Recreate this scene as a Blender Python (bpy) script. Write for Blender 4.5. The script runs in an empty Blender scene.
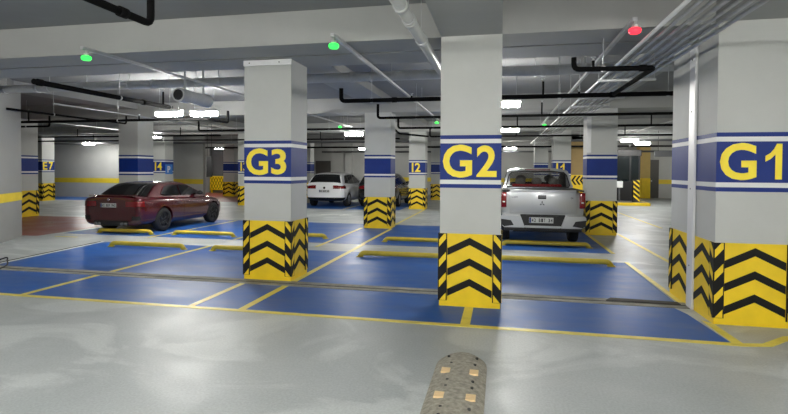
import bpy, bmesh, math, random
from math import sin, cos, pi, radians
from mathutils import Vector, Matrix
random.seed(7)
S = bpy.context.scene
COL = S.collection

# ------------------------------------------------------------------ helpers
def tag(o, label=None, cat=None, group=None, kind=None):
    if label: o['label'] = label
    if cat: o['category'] = cat
    if group: o['group'] = group
    if kind: o['kind'] = kind
    return o
def empty(name, loc, label, cat, group=None, rz=0):
    o = bpy.data.objects.new(name, None); COL.objects.link(o)
    o.location = loc; o.rotation_euler.z = rz; o.empty_display_size = .1
    return tag(o, label, cat, group)
def link(name, me, parent=None, loc=None):
    o = bpy.data.objects.new(name, me); COL.objects.link(o)
    if parent: o.parent = parent
    if loc: o.location = loc
    return o
def finish(name, bm, mats, parent=None, smooth=None, loc=None):
    me = bpy.data.meshes.new(name)
    bmesh.ops.recalc_face_normals(bm, faces=bm.faces)
    bm.to_mesh(me); bm.free()
    for m in (mats if isinstance(mats, (list, tuple)) else [mats]): me.materials.append(m)
    if smooth is not None:
        for p in me.polygons: p.use_smooth = True
        me.set_sharp_from_angle(angle=radians(smooth))
    return link(name, me, parent, loc)
def box(bm, x0, x1, y0, y1, z0, z1, mi=0, bev=0):
    b2 = bmesh.new()
    v = [b2.verts.new((x, y, z)) for z in (z0, z1) for x, y in ((x0, y0), (x1, y0), (x1, y1), (x0, y1))]
    for f in ((0,3,2,1),(4,5,6,7),(0,1,5,4),(1,2,6,5),(2,3,7,6),(3,0,4,7)): b2.faces.new([v[i] for i in f])
    if bev: bmesh.ops.bevel(b2, geom=list(b2.edges), offset=bev, segments=2, affect='EDGES', profile=.6)
    merge(bm, b2, mi)
def merge(bm, b2, mi=None):
    mp = {}
    for v in b2.verts: mp[v] = bm.verts.new(v.co)
    for f in b2.faces:
        try: g = bm.faces.new([mp[v] for v in f.verts])
        except ValueError: continue
        g.material_index = f.material_index if mi is None else mi
        g.smooth = f.smooth
    b2.free()
def prism(bm, pts, n, mi=0):
    """pts: planar polygon (list of Vector), n: extrude vector"""
    n = Vector(n); a = [bm.verts.new(p) for p in pts]; b = [bm.verts.new(Vector(p)+n) for p in pts]
    k = len(pts); fs = [bm.faces.new(a), bm.faces.new(b[::-1])]
    for i in range(k): fs.append(bm.faces.new((a[i], a[(i+1)%k], b[(i+1)%k], b[i])))
    for f in fs: f.material_index = mi
def tube(bm, pts, r, seg=12, mi=0, cap=True):
    pts = [Vector(p) for p in pts]; rings = []
    prev = None
    for i, p in enumerate(pts):
        d = (pts[min(i+1, len(pts)-1)]-pts[max(i-1, 0)]).normalized()
        if prev is None:
            u = d.orthogonal().normalized()
            if abs(d.z) < .9: u = Vector((0,0,1)).cross(d).normalized()
        else: u = (prev - d*prev.dot(d)).normalized()
        prev = u; w = d.cross(u)
        s = 1.
        if 0 < i < len(pts)-1:
            a = (pts[i]-pts[i-1]).normalized().dot((pts[i+1]-pts[i]).normalized())
            s = 1/max(.5, math.sqrt((1+a)/2))
        rings.append([bm.verts.new(p+(u*cos(2*pi*k/seg)+w*sin(2*pi*k/seg))*r*(s if s < 1.05 else 1.1)) for k in range(seg)])
    for a, b in zip(rings, rings[1:]):
        for k in range(seg):
            f = bm.faces.new((a[k], a[(k+1)%seg], b[(k+1)%seg], b[k])); f.material_index = mi; f.smooth = True
    if cap:
        for R in (rings[0][::-1], rings[-1]):
            f = bm.faces.new(R); f.material_index = mi
def bend(pts, r=.08, n=4):
    """round the corners of a polyline"""
    pts = [Vector(p) for p in pts]; out = [pts[0]]
    for a, b, c in zip(pts, pts[1:], pts[2:]):
        u = (a-b); v = (c-b); k = min(r, u.length/2.1, v.length/2.1); p = b+u.normalized()*k; q = b+v.normalized()*k
        for i in range(n+1):
            t = i/n; out.append(p*(1-t)**2+b*2*t*(1-t)+q*t*t)
    out.append(pts[-1]); return out
def lathe(bm, prof, axis='x', seg=32, c=(0,0,0), mi=0):
    """prof: (along, radius)"""
    rings = []; c = Vector(c)
    for a, r in prof:
        R = []
        for k in range(seg):
            t = 2*pi*k/seg; p, q = r*cos(t), r*sin(t)
            R.append(bm.verts.new(c+Vector({'x': (a, p, q), 'y': (p, a, q), 'z': (p, q, a)}[axis])))
        rings.append(R)
    for a, b in zip(rings, rings[1:]):
        for k in range(seg):
            f = bm.faces.new((a[k], a[(k+1)%seg], b[(k+1)%seg], b[k])); f.material_index = mi; f.smooth = True
    for R in (rings[0][::-1], rings[-1]):
        f = bm.faces.new(R); f.material_index = mi

# ------------------------------------------------------------------ materials
def lin(c):
    return tuple((v/255/12.92 if v/255 <= .04045 else ((v/255+.055)/1.055)**2.4) for v in c)
def mat(name, rgb, rough=.5, metal=0, var=.0, scale=4., bump=0, rvar=0, coat=0, emit=None, es=0, spec=.5, alpha=1, stretch=None, trans=0):
    m = bpy.data.materials.new(name); m.use_nodes = True
    nt = m.node_tree; N = nt.nodes; L = nt.links; b = N['Principled BSDF']
    c = lin(rgb)
    b.inputs['Base Color'].default_value = (*c, 1); b.inputs['Roughness'].default_value = rough
    b.inputs['Metallic'].default_value = metal; b.inputs['Coat Weight'].default_value = coat
    b.inputs['Coat Roughness'].default_value = .06
    b.inputs['Specular IOR Level'].default_value = spec; b.inputs['Alpha'].default_value = alpha
    b.inputs['Transmission Weight'].default_value = trans
    if emit: b.inputs['Emission Color'].default_value = (*lin(emit), 1); b.inputs['Emission Strength'].default_value = es
    if var or bump or rvar:
        tc = N.new('ShaderNodeTexCoord'); mp = N.new('ShaderNodeMapping')
        L.new(tc.outputs['Object'], mp.inputs[0])
        if stretch: mp.inputs['Scale'].default_value = stretch
        no = N.new('ShaderNodeTexNoise'); no.inputs['Scale'].default_value = scale; no.inputs['Detail'].default_value = 6
        no.inputs['Roughness'].default_value = .62
        L.new(mp.outputs[0], no.inputs['Vector'])
        if var:
            r = N.new('ShaderNodeValToRGB'); r.color_ramp.elements[0].position = .3; r.color_ramp.elements[1].position = .7
            r.color_ramp.elements[0].color = (*[max(0, x*(1-var)) for x in c], 1); r.color_ramp.elements[1].color = (*[min(1, x*(1+var)) for x in c], 1)
            L.new(no.outputs['Fac'], r.inputs[0]); L.new(r.outputs[0], b.inputs['Base Color'])
        if rvar:
            q = N.new('ShaderNodeMapRange'); q.inputs[1].default_value = .3; q.inputs[2].default_value = .7
            q.inputs[3].default_value = max(.03, rough-rvar); q.inputs[4].default_value = rough+rvar
            L.new(no.outputs['Fac'], q.inputs[0]); L.new(q.outputs[0], b.inputs['Roughness'])
        if bump:
            n2 = N.new('ShaderNodeTexNoise'); n2.inputs['Scale'].default_value = scale*9; n2.inputs['Detail'].default_value = 3
            L.new(mp.outputs[0], n2.inputs['Vector'])
            bp = N.new('ShaderNodeBump'); bp.inputs['Strength'].default_value = bump; bp.inputs['Distance'].default_value = .01
            L.new(n2.outputs['Fac'], bp.inputs['Height']); L.new(bp.outputs[0], b.inputs['Normal'])
    return m
def floor_mat():
    m = mat('floor_epoxy', (160, 168, 166), .3, bump=.0, spec=.42)
    nt = m.node_tree; N = nt.nodes; L = nt.links; b = N['Principled BSDF']
    tc = N.new('ShaderNodeTexCoord')
    def noise(sc, det, dist=0, rough=.6, loc=(0,0,0), st=(1,1,1)):
        mp = N.new('ShaderNodeMapping'); mp.inputs['Location'].default_value = loc; mp.inputs['Scale'].default_value = st
        L.new(tc.outputs['Object'], mp.inputs[0])
        n = N.new('ShaderNodeTexNoise'); n.inputs['Scale'].default_value = sc; n.inputs['Detail'].default_value = det
        n.inputs['Distortion'].default_value = dist; n.inputs['Roughness'].default_value = rough
        L.new(mp.outputs[0], n.inputs['Vector']); return n.outputs['Fac']
    def ramp(src, p0, p1, c0, c1):
        r = N.new('ShaderNodeValToRGB'); e = r.color_ramp.elements
        e[0].position = p0; e[1].position = p1; e[0].color = (*c0, 1); e[1].color = (*c1, 1)
        L.new(src, r.inputs[0]); return r.outputs[0]
    base = ramp(noise(.7, 7, .6), .3, .7, lin((164, 170, 171)), lin((179, 184, 184)))
    swirl = ramp(noise(.55, 5, 1.2, .55, (3.1, 1.2, 0), (1, 1.6, 1)), .5, .58, (0,0,0), (1,1,1))
    mx = N.new('ShaderNodeMix'); mx.data_type = 'RGBA'; mx.blend_type = 'MIX'
    ml = N.new('ShaderNodeMath'); ml.operation = 'MULTIPLY'; ml.inputs[1].default_value = .85
    L.new(swirl, ml.inputs[0]); L.new(ml.outputs[0], mx.inputs[0])
    L.new(base, mx.inputs[6]); mx.inputs[7].default_value = (*lin((196, 201, 200)), 1)
    sp = ramp(noise(55, 3), .35, .7, (.86,.86,.86), (1.05,1.05,1.05))
    m2 = N.new('ShaderNodeMix'); m2.data_type = 'RGBA'; m2.blend_type = 'MULTIPLY'; m2.inputs[0].default_value = 1
    L.new(mx.outputs[2], m2.inputs[6]); L.new(sp, m2.inputs[7]); L.new(m2.outputs[2], b.inputs['Base Color'])
    rr = N.new('ShaderNodeMapRange'); rr.inputs[1].default_value = .3; rr.inputs[2].default_value = .7; rr.inputs[3].default_value = .36; rr.inputs[4].default_value = .52
    L.new(noise(1.6, 5, 1.), rr.inputs[0]); L.new(rr.outputs[0], b.inputs['Roughness'])
    bp = N.new('ShaderNodeBump'); bp.inputs['Strength'].default_value = .22; bp.inputs['Distance'].default_value = .004
    L.new(noise(60, 2), bp.inputs['Height']); L.new(bp.outputs[0], b.inputs['Normal'])
    return m
M = dict(
    floor=floor_mat(),
    blue=mat('blue_floor_paint', (38, 90, 164), .44, var=.16, scale=1.6, rvar=.1, spec=.3, stretch=(.7, 1.4, 1)),
    yline=mat('yellow_line_paint', (222, 206, 92), .4, var=.14, scale=7, bump=.05),
    wline=mat('white_line_paint', (215, 217, 212), .4, var=.1, scale=7),
    red=mat('red_floor_paint', (140, 70, 66), .35, var=.25, scale=1.2, rvar=.1),
    joint=mat('joint_mortar', (140, 140, 132), .8, var=.3, scale=5, bump=.3),
    dark=mat('dark_joint_gap', (52, 52, 50), .7, var=.3, scale=8),
    ceil=mat('ceiling_paint', (140, 141, 141), .85, var=.07, scale=1.2, bump=.05),
    beam=mat('beam_paint', (166, 167, 165), .8, var=.05, scale=1.4, bump=.05),
    wall=mat('wall_paint', (176, 177, 174), .7, var=.05, scale=1.1, bump=.04),
    darkwall=mat('grey_wall_paint', (142, 143, 142), .7, var=.05, scale=1.1),
    wallstripe=mat('wall_yellow_stripe', (222, 196, 50), .55, var=.08, scale=3),
    shaft=mat('column_paint', (188, 190, 187), .62, var=.045, scale=1.6, bump=.08),
    cblue=mat('column_blue', (17, 46, 122), .5, spec=.3, var=.06, scale=3, bump=.05),
    cwhite=mat('column_white', (222, 223, 222), .5),
    cyel=mat('column_yellow', (240, 205, 28), .42, var=.07, scale=5, bump=.05),
    stop=mat('wheel_stop_yellow', (208, 186, 60), .45, var=.12, scale=6),
    clearglass=mat('tinted_see_through_glass', (10, 12, 13), .05, spec=.8, alpha=.26),
    seatgrey=mat('seat_fabric_grey', (120, 118, 112), .8),
    seatred=mat('red_seat_cover', (170, 24, 28), .7),
    letter=mat('letter_yellow', (255, 228, 50), .45, var=.04, scale=6),
    black=mat('chevron_black', (13, 13, 13), .6, spec=.3),
    steel=mat('galvanised_steel', (196, 198, 200), .38, metal=.6, var=.12, scale=6),
    plate=mat('pale_metal_strip', (226, 227, 228), .4, metal=.2),
    pvc=mat('grey_plastic_pipe', (190, 192, 190), .4, var=.05, scale=4),
    duct=mat('dull_grey_pipe', (190, 192, 194), .5, var=.1, scale=4),
    pipe=mat('black_pipe_paint', (13, 13, 14), .8, spec=.12),
    lamp=mat('lamp_housing', (220, 220, 218), .5),
    glow=mat('lamp_diffuser_light', (255, 255, 255), .5, emit=(255, 253, 247), es=200),
    green=mat('green_indicator_light', (40, 200, 60), .4, emit=(50, 235, 80), es=2.2),
    redl=mat('red_indicator_light', (220, 40, 50), .4, emit=(245, 45, 62), es=2.2),
    rubber=mat('dusty_rubber', (160, 156, 143), .85, var=.35, scale=30, bump=.5),
    reflector=mat('cream_reflector', (238, 208, 158), .4, var=.08, scale=30),
    tire=mat('tyre_rubber', (22, 22, 23), .75),
    rimblack=mat('black_alloy', (34, 34, 36), .28, metal=.6),
    rimsilver=mat('silver_alloy', (170, 172, 175), .3, metal=.8),
    glass=mat('dark_car_glass', (14, 16, 18), .06, spec=.8, coat=.6),
    redpaint=mat('red_car_paint', (66, 5, 17), .24, metal=.2, coat=1, var=.03),
    whitepaint=mat('white_car_paint', (232, 234, 236), .3, coat=1),
    darkpaint=mat('black_car_paint', (16, 17, 19), .25, coat=1),
    silver=mat('silver_car_paint', (176, 179, 182), .3, metal=.55, coat=.8),
    trim=mat('black_car_plastic', (20, 20, 21), .55),
    taillamp=mat('tail_lamp_red', (104, 8, 13), .12, coat=1),
    clear=mat('clear_lamp_white', (215, 215, 218), .15, coat=1),
    chrome=mat('chrome_trim', (200, 200, 202), .15, metal=1),
    numplate=mat('plate_white', (176, 178, 178), .4),
    ink=mat('plate_ink', (22, 22, 24), .5),
    eublue=mat('plate_blue', (40, 56, 110), .4),
    pier=mat('brown_pier_paint', (150, 126, 78), .6, var=.05),
    tan=mat('tan_wall_paint', (196, 168, 96), .6, var=.05),
    door=mat('dark_grey_door', (74, 72, 68), .5, var=.06),
    darkgrey=mat('dark_grey_paint', (92, 94, 96), .6, var=.06),
    boothglass=mat('booth_glass', (26, 32, 34), .08, spec=.8),
    signblack=mat('black_sign', (20, 20, 22), .5),
    skyblue=mat('parking_sign_blue', (52, 120, 200), .45),
)

# ------------------------------------------------------------------ setting
H_SLAB, H_BEAM = 3.57, 3.16
def struct(name, bm, m, **k):
    o = finish(name, bm, m, **k); o['kind'] = 'structure'; return o
bm = bmesh.new(); box(bm, -28, 14, -9, 34.5, -.2, 0); floor = struct('floor', bm, M['floor'])
bm = bmesh.new(); box(bm, -28, 14, -9, 34.5, H_SLAB, H_SLAB+.2); struct('ceiling', bm, M['ceil'])
def sbox(name, b, m='beam', mats=None):
    bm = bmesh.new(); box(bm, *b); return struct(name, bm, M[m])
tn = [0]
def beam(*b):
    tn[0] += 1; return sbox('trim_%d' % tn[0], b, 'beam')
# beams along the rows
beam(-28, 14, 5.95, 6.545, H_BEAM, H_SLAB)
beam(-28, 14, 6.62, 7.28, H_BEAM, H_SLAB)
beam(-28, 14, 13.4, 14.05, H_BEAM, H_SLAB)
beam(-28, 14, 20.4, 21.05, H_BEAM, H_SLAB)
beam(-28, 14, 27.0, 27.6, H_BEAM, H_SLAB)
# beams running into the depth
beam(-.70, 0, -9, 5.95, H_BEAM, H_SLAB)
beam(2.2, 2.95, -9, 5.95, H_BEAM, H_SLAB)
for x0, x1 in ((-3.64, -2.92), (2.2, 2.85), (-11.43, -10.77)):
    for y0, y1 in ((7.28, 13.4), (14.05, 20.4), (21.05, 27.0)): beam(x0, x1, y0, y1, H_BEAM+.24, H_SLAB)
beam(-15.85, -15.15, 9.9, 13.4, H_BEAM+.24, H_SLAB)
# walls
def wall(name, b, stripe=None):
    o = sbox(name, b, 'wall')
    if stripe:
        bm = bmesh.new(); box(bm, *stripe); finish('yellow_stripe', bm, M['wallstripe'], o)
    return o
wall('wall_back', (-13.2, 14, 33.0, 33.2, 0, H_SLAB), (-9.0, 14, 32.985, 33.0, .85, 1.12))
wall('wall_behind_camera', (-28, 14, -9.2, -9, 0, H_SLAB))
wall('wall_right', (14, 14.2, -9, 34.5, 0, H_SLAB), (13.985, 14, -9, 33, .85, 1.08))
wall('wall_left', (-28.2, -28, -9, 24, 0, H_SLAB))
wall('wall_back_left', (-28, -15.35, 24, 24.2, 0, H_SLAB), (-28, -15.35, 23.985, 24, .80, 1.06))
wall('wall_back_ramp', (-20, -13.2, 31, 31.2, 0, H_SLAB))
# slanted wall at the left edge
bm = bmesh.new()
P4 = [Vector(p) for p in ((-9.9, 7.98, 0), (-10.99, 9.79, 0), (-17, 9.79, 0), (-17, 7.98, 0))]
prism(bm, P4, (0, 0, H_SLAB)); w = struct('wall_left_front', bm, M['darkwall'])
bm = bmesh.new(); d = Vector((-1.09, 1.81, 0)); n = Vector((1.81, 1.09, 0)).normalized()*.012
a = Vector((-9.9, 7.98, .85)); prism(bm, [a, a+d, a+d+Vector((0,0,.19)), a+Vector((0,0,.19))], n)
finish('yellow_stripe', bm, M['wallstripe'], w)
# pier of the back wall
sbox('wall_back_pier', (-10.3, -9.8, 32.7, 33.0, 0, H_SLAB), 'wall')

# floor paint, all children of the floor
def paint(name, polys, m, z=.003, label=None, kind=None):
    bm = bmesh.new()
    for p in polys: prism(bm, [Vector((x, y, 0.0005)) for x, y in p], (0, 0, z))
    o = finish(name, bm, M[m], floor)
    if label: o['label'] = label
    return o
R = lambda x0, x1, y0, y1: [(x0, y0), (x1, y0), (x1, y1), (x0, y1)]
paint('blue_bay_paint', [[(-9.6, 5.24), (2.12, 5.22), (2.06, 6.2), (2.0, 6.44), (-8.9, 6.44), (-9.2, 6.0)]], 'blue', .002)
paint('blue_bay_paint', [[(-8.12, 6.74), (2.1, 6.74), (2.13, 9.45), (-8.42, 9.45)]], 'blue', .002)
paint('blue_bay_paint', [[(-10.5, 10.45), (2.1, 10.45), (2.13, 14.3), (-3.5, 14.4), (-7.5, 14.4), (-10.6, 14.4)]], 'blue', .002)
paint('blue_bay_paint', [R(-9.0, -3.95, 19.6, 24.2)], 'blue', .002)
paint('blue_bay_paint', [R(-25, -18.6, 21.6, 23.9)], 'blue', .002)
paint('red_lane_paint', [[(-10.7, 9.9), (-10.75, 13.9), (-13.0, 14.1), (-20, 13.9), (-20, 9.9)]], 'red', .002)
paint('red_lane_paint', [[(-12.4, 22.5), (-12.4, 30.8), (-21, 30.8), (-18.5, 24.3), (-15.4, 22.6)]], 'red', .002)
bm = bmesh.new()
paint('joint_strip', [R(-14, 2.2, 6.45, 6.73)], 'joint', .005)
paint('joint_gap', [[(-14, 6.56), (-6, 6.555), (-2, 6.565), (2.2, 6.57), (2.2, 6.60), (-2, 6.59), (-6, 6.585), (-14, 6.585)]], 'dark', .008)
paint('joint_plate', [[(1.28, 6.62), (2.12, 6.6), (2.12, 6.72), (1.36, 6.76)]], 'dark', .012)
YL = [R(-12, 2.2, 5.17, 5.25), R(-5.93, -5.84, 5.25, 6.45), R(-3.56, -3.48, 5.25, 6.45), R(-2.92, -2.83, 5.25, 6.45), R(-.40, -.30, 5.25, 5.94),
      R(-5.93, -5.84, 6.73, 9.45), R(-2.92, -2.83, 6.73, 10.45), R(-.40, -.31, 6.73, 9.45),
      [(2.13, 6.73), (2.20, 6.73), (2.2, 9.5), (2.13, 9.5)], [(2.12, 5.98), (2.2, 5.86), (2.22, 5.25), (2.13, 5.25)],
      [(2.2, 5.17), (2.45, 5.22), (2.75, 5.5), (3.3, 5.62), (3.3, 5.69), (2.7, 5.57), (2.4, 5.29), (2.2, 5.25)],
      R(-3.77, -3.69, 9.9, 13.4), R(-2.94, -2.86, 10.45, 13.4), R(-.40, -.31, 10.45, 14.3), R(2.1, 2.18, 10.45, 13.5), R(-5.95, -5.87, 10.45, 14.3), R(-8.05, -7.96, 10.3, 14.3),
      R(2.88, 2.96, 9.0, 14.8), R(4.4, 4.48, 15.5, 22), R(-10.2, -9.6, 9.9, 9.96)]
for q in YL: paint('yellow_line', [q], 'yline', .0045)
paint('pale_line', [[(-8.2, 6.74), (-8.14, 6.74), (-8.44, 9.45), (-8.5, 9.45)]], 'wline', .0045)
paint('dark_seam', [[(-8.27, 6.74), (-8.22, 6.74), (-8.52, 9.45), (-8.57, 9.45)]], 'dark', .0045)
paint('yellow_line', [R(-3.05, -2.97, 14.1, 20.4)], 'yline', .0045)
paint('yellow_line', [R(-6.28, -6.2, 19.6, 24)], 'yline', .0045)
# white arrow on the lane behind the first row of columns
paint('white_arrow', [[(-6.25, 17.0), (-5.5, 17.0), (-5.5, 16.8), (-5.05, 17.08), (-5.5, 17.36), (-5.5, 17.16), (-6.25, 17.16)]], 'wline', .0045)

# ------------------------------------------------------------------ columns
def clip(poly, z0, z1):
    def cut(P, f):
        out = []
        for i in range(len(P)):
            a, b = P[i], P[(i+1) % len(P)]; fa, fb = f(a), f(b)
            if fa >= 0: out.append(a)
            if (fa >= 0) != (fb >= 0):
                t = fa/(fa-fb); out.append((a[0]+(b[0]-a[0])*t, a[1]+(b[1]-a[1])*t))
        return out
    P = cut(poly, lambda p: p[1]-z0)
    return cut(P, lambda p: z1-p[1]) if P else P
# local frame of each face: (origin at face centre on floor, u direction, outward n)
def face_frames(w, d):
    return [(Vector((0, -d/2, 0)), Vector((1,0,0)), Vector((0,-1,0)), w), (Vector((0, d/2, 0)), Vector((-1,0,0)), Vector((0,1,0)), w),
            (Vector((w/2, 0, 0)), Vector((0,1,0)), Vector((1,0,0)), d), (Vector((-w/2, 0, 0)), Vector((0,-1,0)), Vector((-1,0,0)), d)]
GW = .093
def chevrons(fr, guards=(1, 1)):
    o, u, n, w = fr; bm = bmesh.new(); e = .004
    h0 = -w/2+(GW if guards[0] else .0); h1 = w/2-(GW if guards[1] else .0); c = (h0+h1)/2; hw = (h1-h0)/2
    for k in range(3):
        za = .815-.24*k; s = .5*.26/hw if hw < .24 else .5
        for sg in (-1, 1):
            P = clip([(0, za), (sg*hw, za-s*hw), (sg*hw, za-s*hw-.085), (0, za-.085)], .075, .86)
            if len(P) > 2: prism(bm, [o+u*(c+p[0])+Vector((0,0,p[1]))+n*e*.5 for p in P], n*e)
    return bm
def guard(w, d, sx, sy):
    bm = bmesh.new(); z0, z1, t = .07, .86, .012
    x, y = sx*w/2, sy*d/2
    box(bm, *sorted((x-sx*GW, x+sx*t)), *sorted((y, y+sy*t)), z0, z1)
    box(bm, *sorted((x, x+sx*t)), *sorted((y-sy*GW, y)), z0, z1)
    for (o, u, n) in ((Vector((x, y+sy*t, 0)), Vector((-sx, 0, 0)), Vector((0, sy, 0))), (Vector((x+sx*t, y, 0)), Vector((0, -sy, 0)), Vector((sx, 0, 0)))):
        for k in range(5):
            zz = .70-.24*k+.0
            P = clip([(.0, zz), (GW-.012, zz+1.2*(GW-.012)), (GW-.012, zz+1.2*(GW-.012)+.085), (.0, zz+.085)], z0+.004, z1-.004)
            if len(P) > 2: prism(bm, [o+u*p[0]+Vector((0,0,p[1])) for p in P], n*.003, 1)
    return bm
def char_mesh(ch, w, h, depth=.004):
    cu = bpy.data.curves.new('t', 'FONT'); cu.body = ch; cu.size = 1; cu.offset = .024; cu.extrude = .01; cu.resolution_u = 4
    ob = bpy.data.objects.new('t', cu); COL.objects.link(ob); bpy.context.view_layer.update()
    me = bpy.data.meshes.new_from_object(ob.evaluated_get(bpy.context.evaluated_depsgraph_get()))
    bpy.data.objects.remove(ob)
    xs = [v.co.x for v in me.vertices]; ys = [v.co.y for v in me.vertices]
    x0, x1, y0, y1 = min(xs), max(xs), min(ys), max(ys)
    for v in me.vertices:   # face -Y, bottom-left at the origin
        v.co = Vector(((v.co.x-x0)/(x1-x0)*w, -(v.co.z+.01)/.02*depth, (v.co.y-y0)/(y1-y0)*h))
    return me
def one_mesh(w, h, depth):
    bm = bmesh.new()
    P = [(.60, 0), (1.0, 0), (1.0, 1), (.68, 1), (.52, .86), (.30, .74), (.0, .66), (.0, .50), (.30, .57), (.60, .70)]
    prism(bm, [Vector((x*w, 0, z*h)) for x, z in P], (0, -depth, 0)); bmesh.ops.recalc_face_normals(bm, faces=bm.faces)
    bmesh.ops.triangulate(bm, faces=[f for f in bm.faces if len(f.verts) > 4])
    me = bpy.data.meshes.new('one'); bm.to_mesh(me); bm.free(); return me
def letter(ch, x, y, z, w, h, m, parent, name='letter', depth=.004):
    me = one_mesh(w, h, depth) if ch == '1' else char_mesh(ch, w, h, depth); me.materials.append(M[m]); return link(name, me, parent, (x, y, z))
LAY = {'G': (.03, .34), 'I': (.12, .065), 'E': (.08, .24), '3': .23, '2': .23, '1': .15, '4': .24, '7': .21}
def column(x0, x1, y0, y1, label, text=None, h=H_BEAM, guards=((-1,-1),(1,-1),(1,1),(-1,1)), base=True, faces=(0,1,2,3), group=None):
    w, d = x1-x0, y1-y0
    r = empty('concrete_column', ((x0+x1)/2, (y0+y1)/2, 0), label, 'column', group)
    bm = bmesh.new(); box(bm, -w/2, w/2, -d/2, d/2, 0, h); finish('shaft', bm, M['shaft'], r)
    def ring(name, z0, z1, m, e):
        bm = bmesh.new(); box(bm, -w/2-e, w/2+e, -d/2-e, d/2+e, z0, z1); finish(name, bm, M[m], r)
    ring('blue_stripe', 1.965, 2.01, 'cblue', .003); ring('white_stripe', 1.915, 1.965, 'cwhite', .002)
    ring('blue_band', 1.49, 1.915, 'cblue', .003); ring('white_stripe', 1.44, 1.49, 'cwhite', .002); ring('blue_stripe', 1.395, 1.44, 'cblue', .003)
    if base:
        ring('yellow_base', 0, .86, 'cyel', .004)
        fr = face_frames(w, d); gs = set(guards)
        ends = [((-1,-1),(1,-1)), ((1,1),(-1,1)), ((1,-1),(1,1)), ((-1,1),(-1,-1))]
        for i in faces:
            o, u, n, ww = fr[i]
            finish('chevron_stripes', chevrons((o+n*.003, u, n, ww), (ends[i][0] in gs, ends[i][1] in gs)), M['black'], r)
        for g in guards: finish('corner_guard', guard(w+.01, d+.01, *g), [M['black'], M['cyel']], r)
    if text:
        a, b = text; lx, lw = LAY[a]
        letter(a, -w/2+lx, -d/2-.003, 1.515, lw, .385, 'letter', r)
        g = .05 if a == 'G' else .06
        dx = lx+lw+g + (.03 if b == '1' else 0)
        letter(b, -w/2+dx, -d/2-.003, 1.525, LAY[b], .365, 'letter', r, 'digit')
    return r
g2 = column(-.70, 0, 5.94, 6.52, 'grey concrete column marked G2 in yellow letters on a blue band', ('G', '2'))
g3 = column(-3.64, -2.92, 6.73, 7.33, 'grey concrete column marked G3 in yellow letters on a blue band', ('G', '3'))
g1 = column(2.2, 2.95, 5.87, 6.42, 'large grey concrete column marked G1 at the right edge', ('G', '1'), guards=((-1,-1),(1,-1)))
gb = column(2.2, 2.93, 6.66, 7.27, 'unlettered column back to back with G1 behind the white joint cover', guards=((1,1),(-1,1)))
column(-3.66, -2.93, 13.4, 14.0, 'unlettered blue banded column between the white hatchback and column G2')
j1 = column(2.1, 2.81, 13.4, 14.0, 'unlettered blue banded column just right of the silver pickup')
column(-11.43, -10.77, 13.4, 14.1, 'unlettered blue banded column rising behind the roof of the red sedan')
column(-15.85, -15.15, 13.4, 14.1, 'unlettered column beside the slanted wall at the left edge')
column(1.96, 2.62, 20.4, 21.0, 'distant column marked I1 behind the silver pickup', ('I', '1'))
column(-3.69, -3.02, 20.4, 21.0, 'distant column marked I2 left of column G2', ('I', '2'))
column(-11.34, -10.7, 20.4, 21.0, 'distant column marked I3 half hidden behind column G3', ('I', '3'))
i4 = column(-15.62, -14.98, 20.4, 21.0, 'distant column marked I4 with a small P sign behind the red sedan', ('I', '4'))
e7 = column(-22.4, -21.7, 20.4, 21.1, 'distant column marked E7 on its bright side, at far left')
for ch, yy, ww in (('E', -.30, .24), ('7', .03, .24)):
    t = letter(ch, .353, yy, 1.515, ww, .385, 'letter', e7, 'letter' if ch == 'E' else 'digit'); t.rotation_euler.z = pi/2
column(-3.68, -3.05, 27.0, 27.6, 'far unlettered column just right of column I2')
column(1.68, 2.35, 27.0, 27.6, 'far unlettered column just left of column I1')
column(-15.9, -15.2, 26.9, 27.5, 'far striped column beyond column I3')
column(-11.4, -10.55, 27.0, 27.6, 'far column between G3 and the back wall door, behind the white hatchback')
bm = bmesh.new(); box(bm, -.36, -.26, -.31, -.3, 2.06, 3.12); finish('corner_strip', bm, M['plate'], j1)
# small P sign on the side of I4
bm = bmesh.new(); box(bm, .325, .34, -.28, .22, 1.35, 1.8)
ps = finish('parking_sign', bm, M['skyblue'], i4)
t = letter('P', .34, -.15, 1.42, .2, .3, 'cwhite', ps, 'sign_letter'); t.rotation_euler.z = pi/2
# white metal strip on top of G3, joint cover between the two G1 columns
bm = bmesh.new(); box(bm, -.365, .37, -.325, -.3, 3.08, 3.16, bev=.004)
tp = finish('top_strip', bm, M['plate'], g3)
bm = bmesh.new()
for x in (-.27, .19): lathe(bm, [(-.33, .009), (-.324, .009)], 'y', 10, (x, 0, 3.12))
finish('screw', bm, M['dark'], tp)
bm = bmesh.new(); box(bm, 2.17, 2.2, 6.42, 6.60, 0, 3.06, bev=.006)
jc = finish('joint_cover', bm, M['plate']); tag(jc, 'tall pale metal joint cover between G1 and the column behind it', 'joint cover')
for z in (.5, 1.4, 2.3, 2.9):
    bm = bmesh.new(); lathe(bm, [(2.166, .008), (2.171, .008)], 'x', 10, (0, 6.51, z)); finish('screw', bm, M['dark'], jc)

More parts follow.
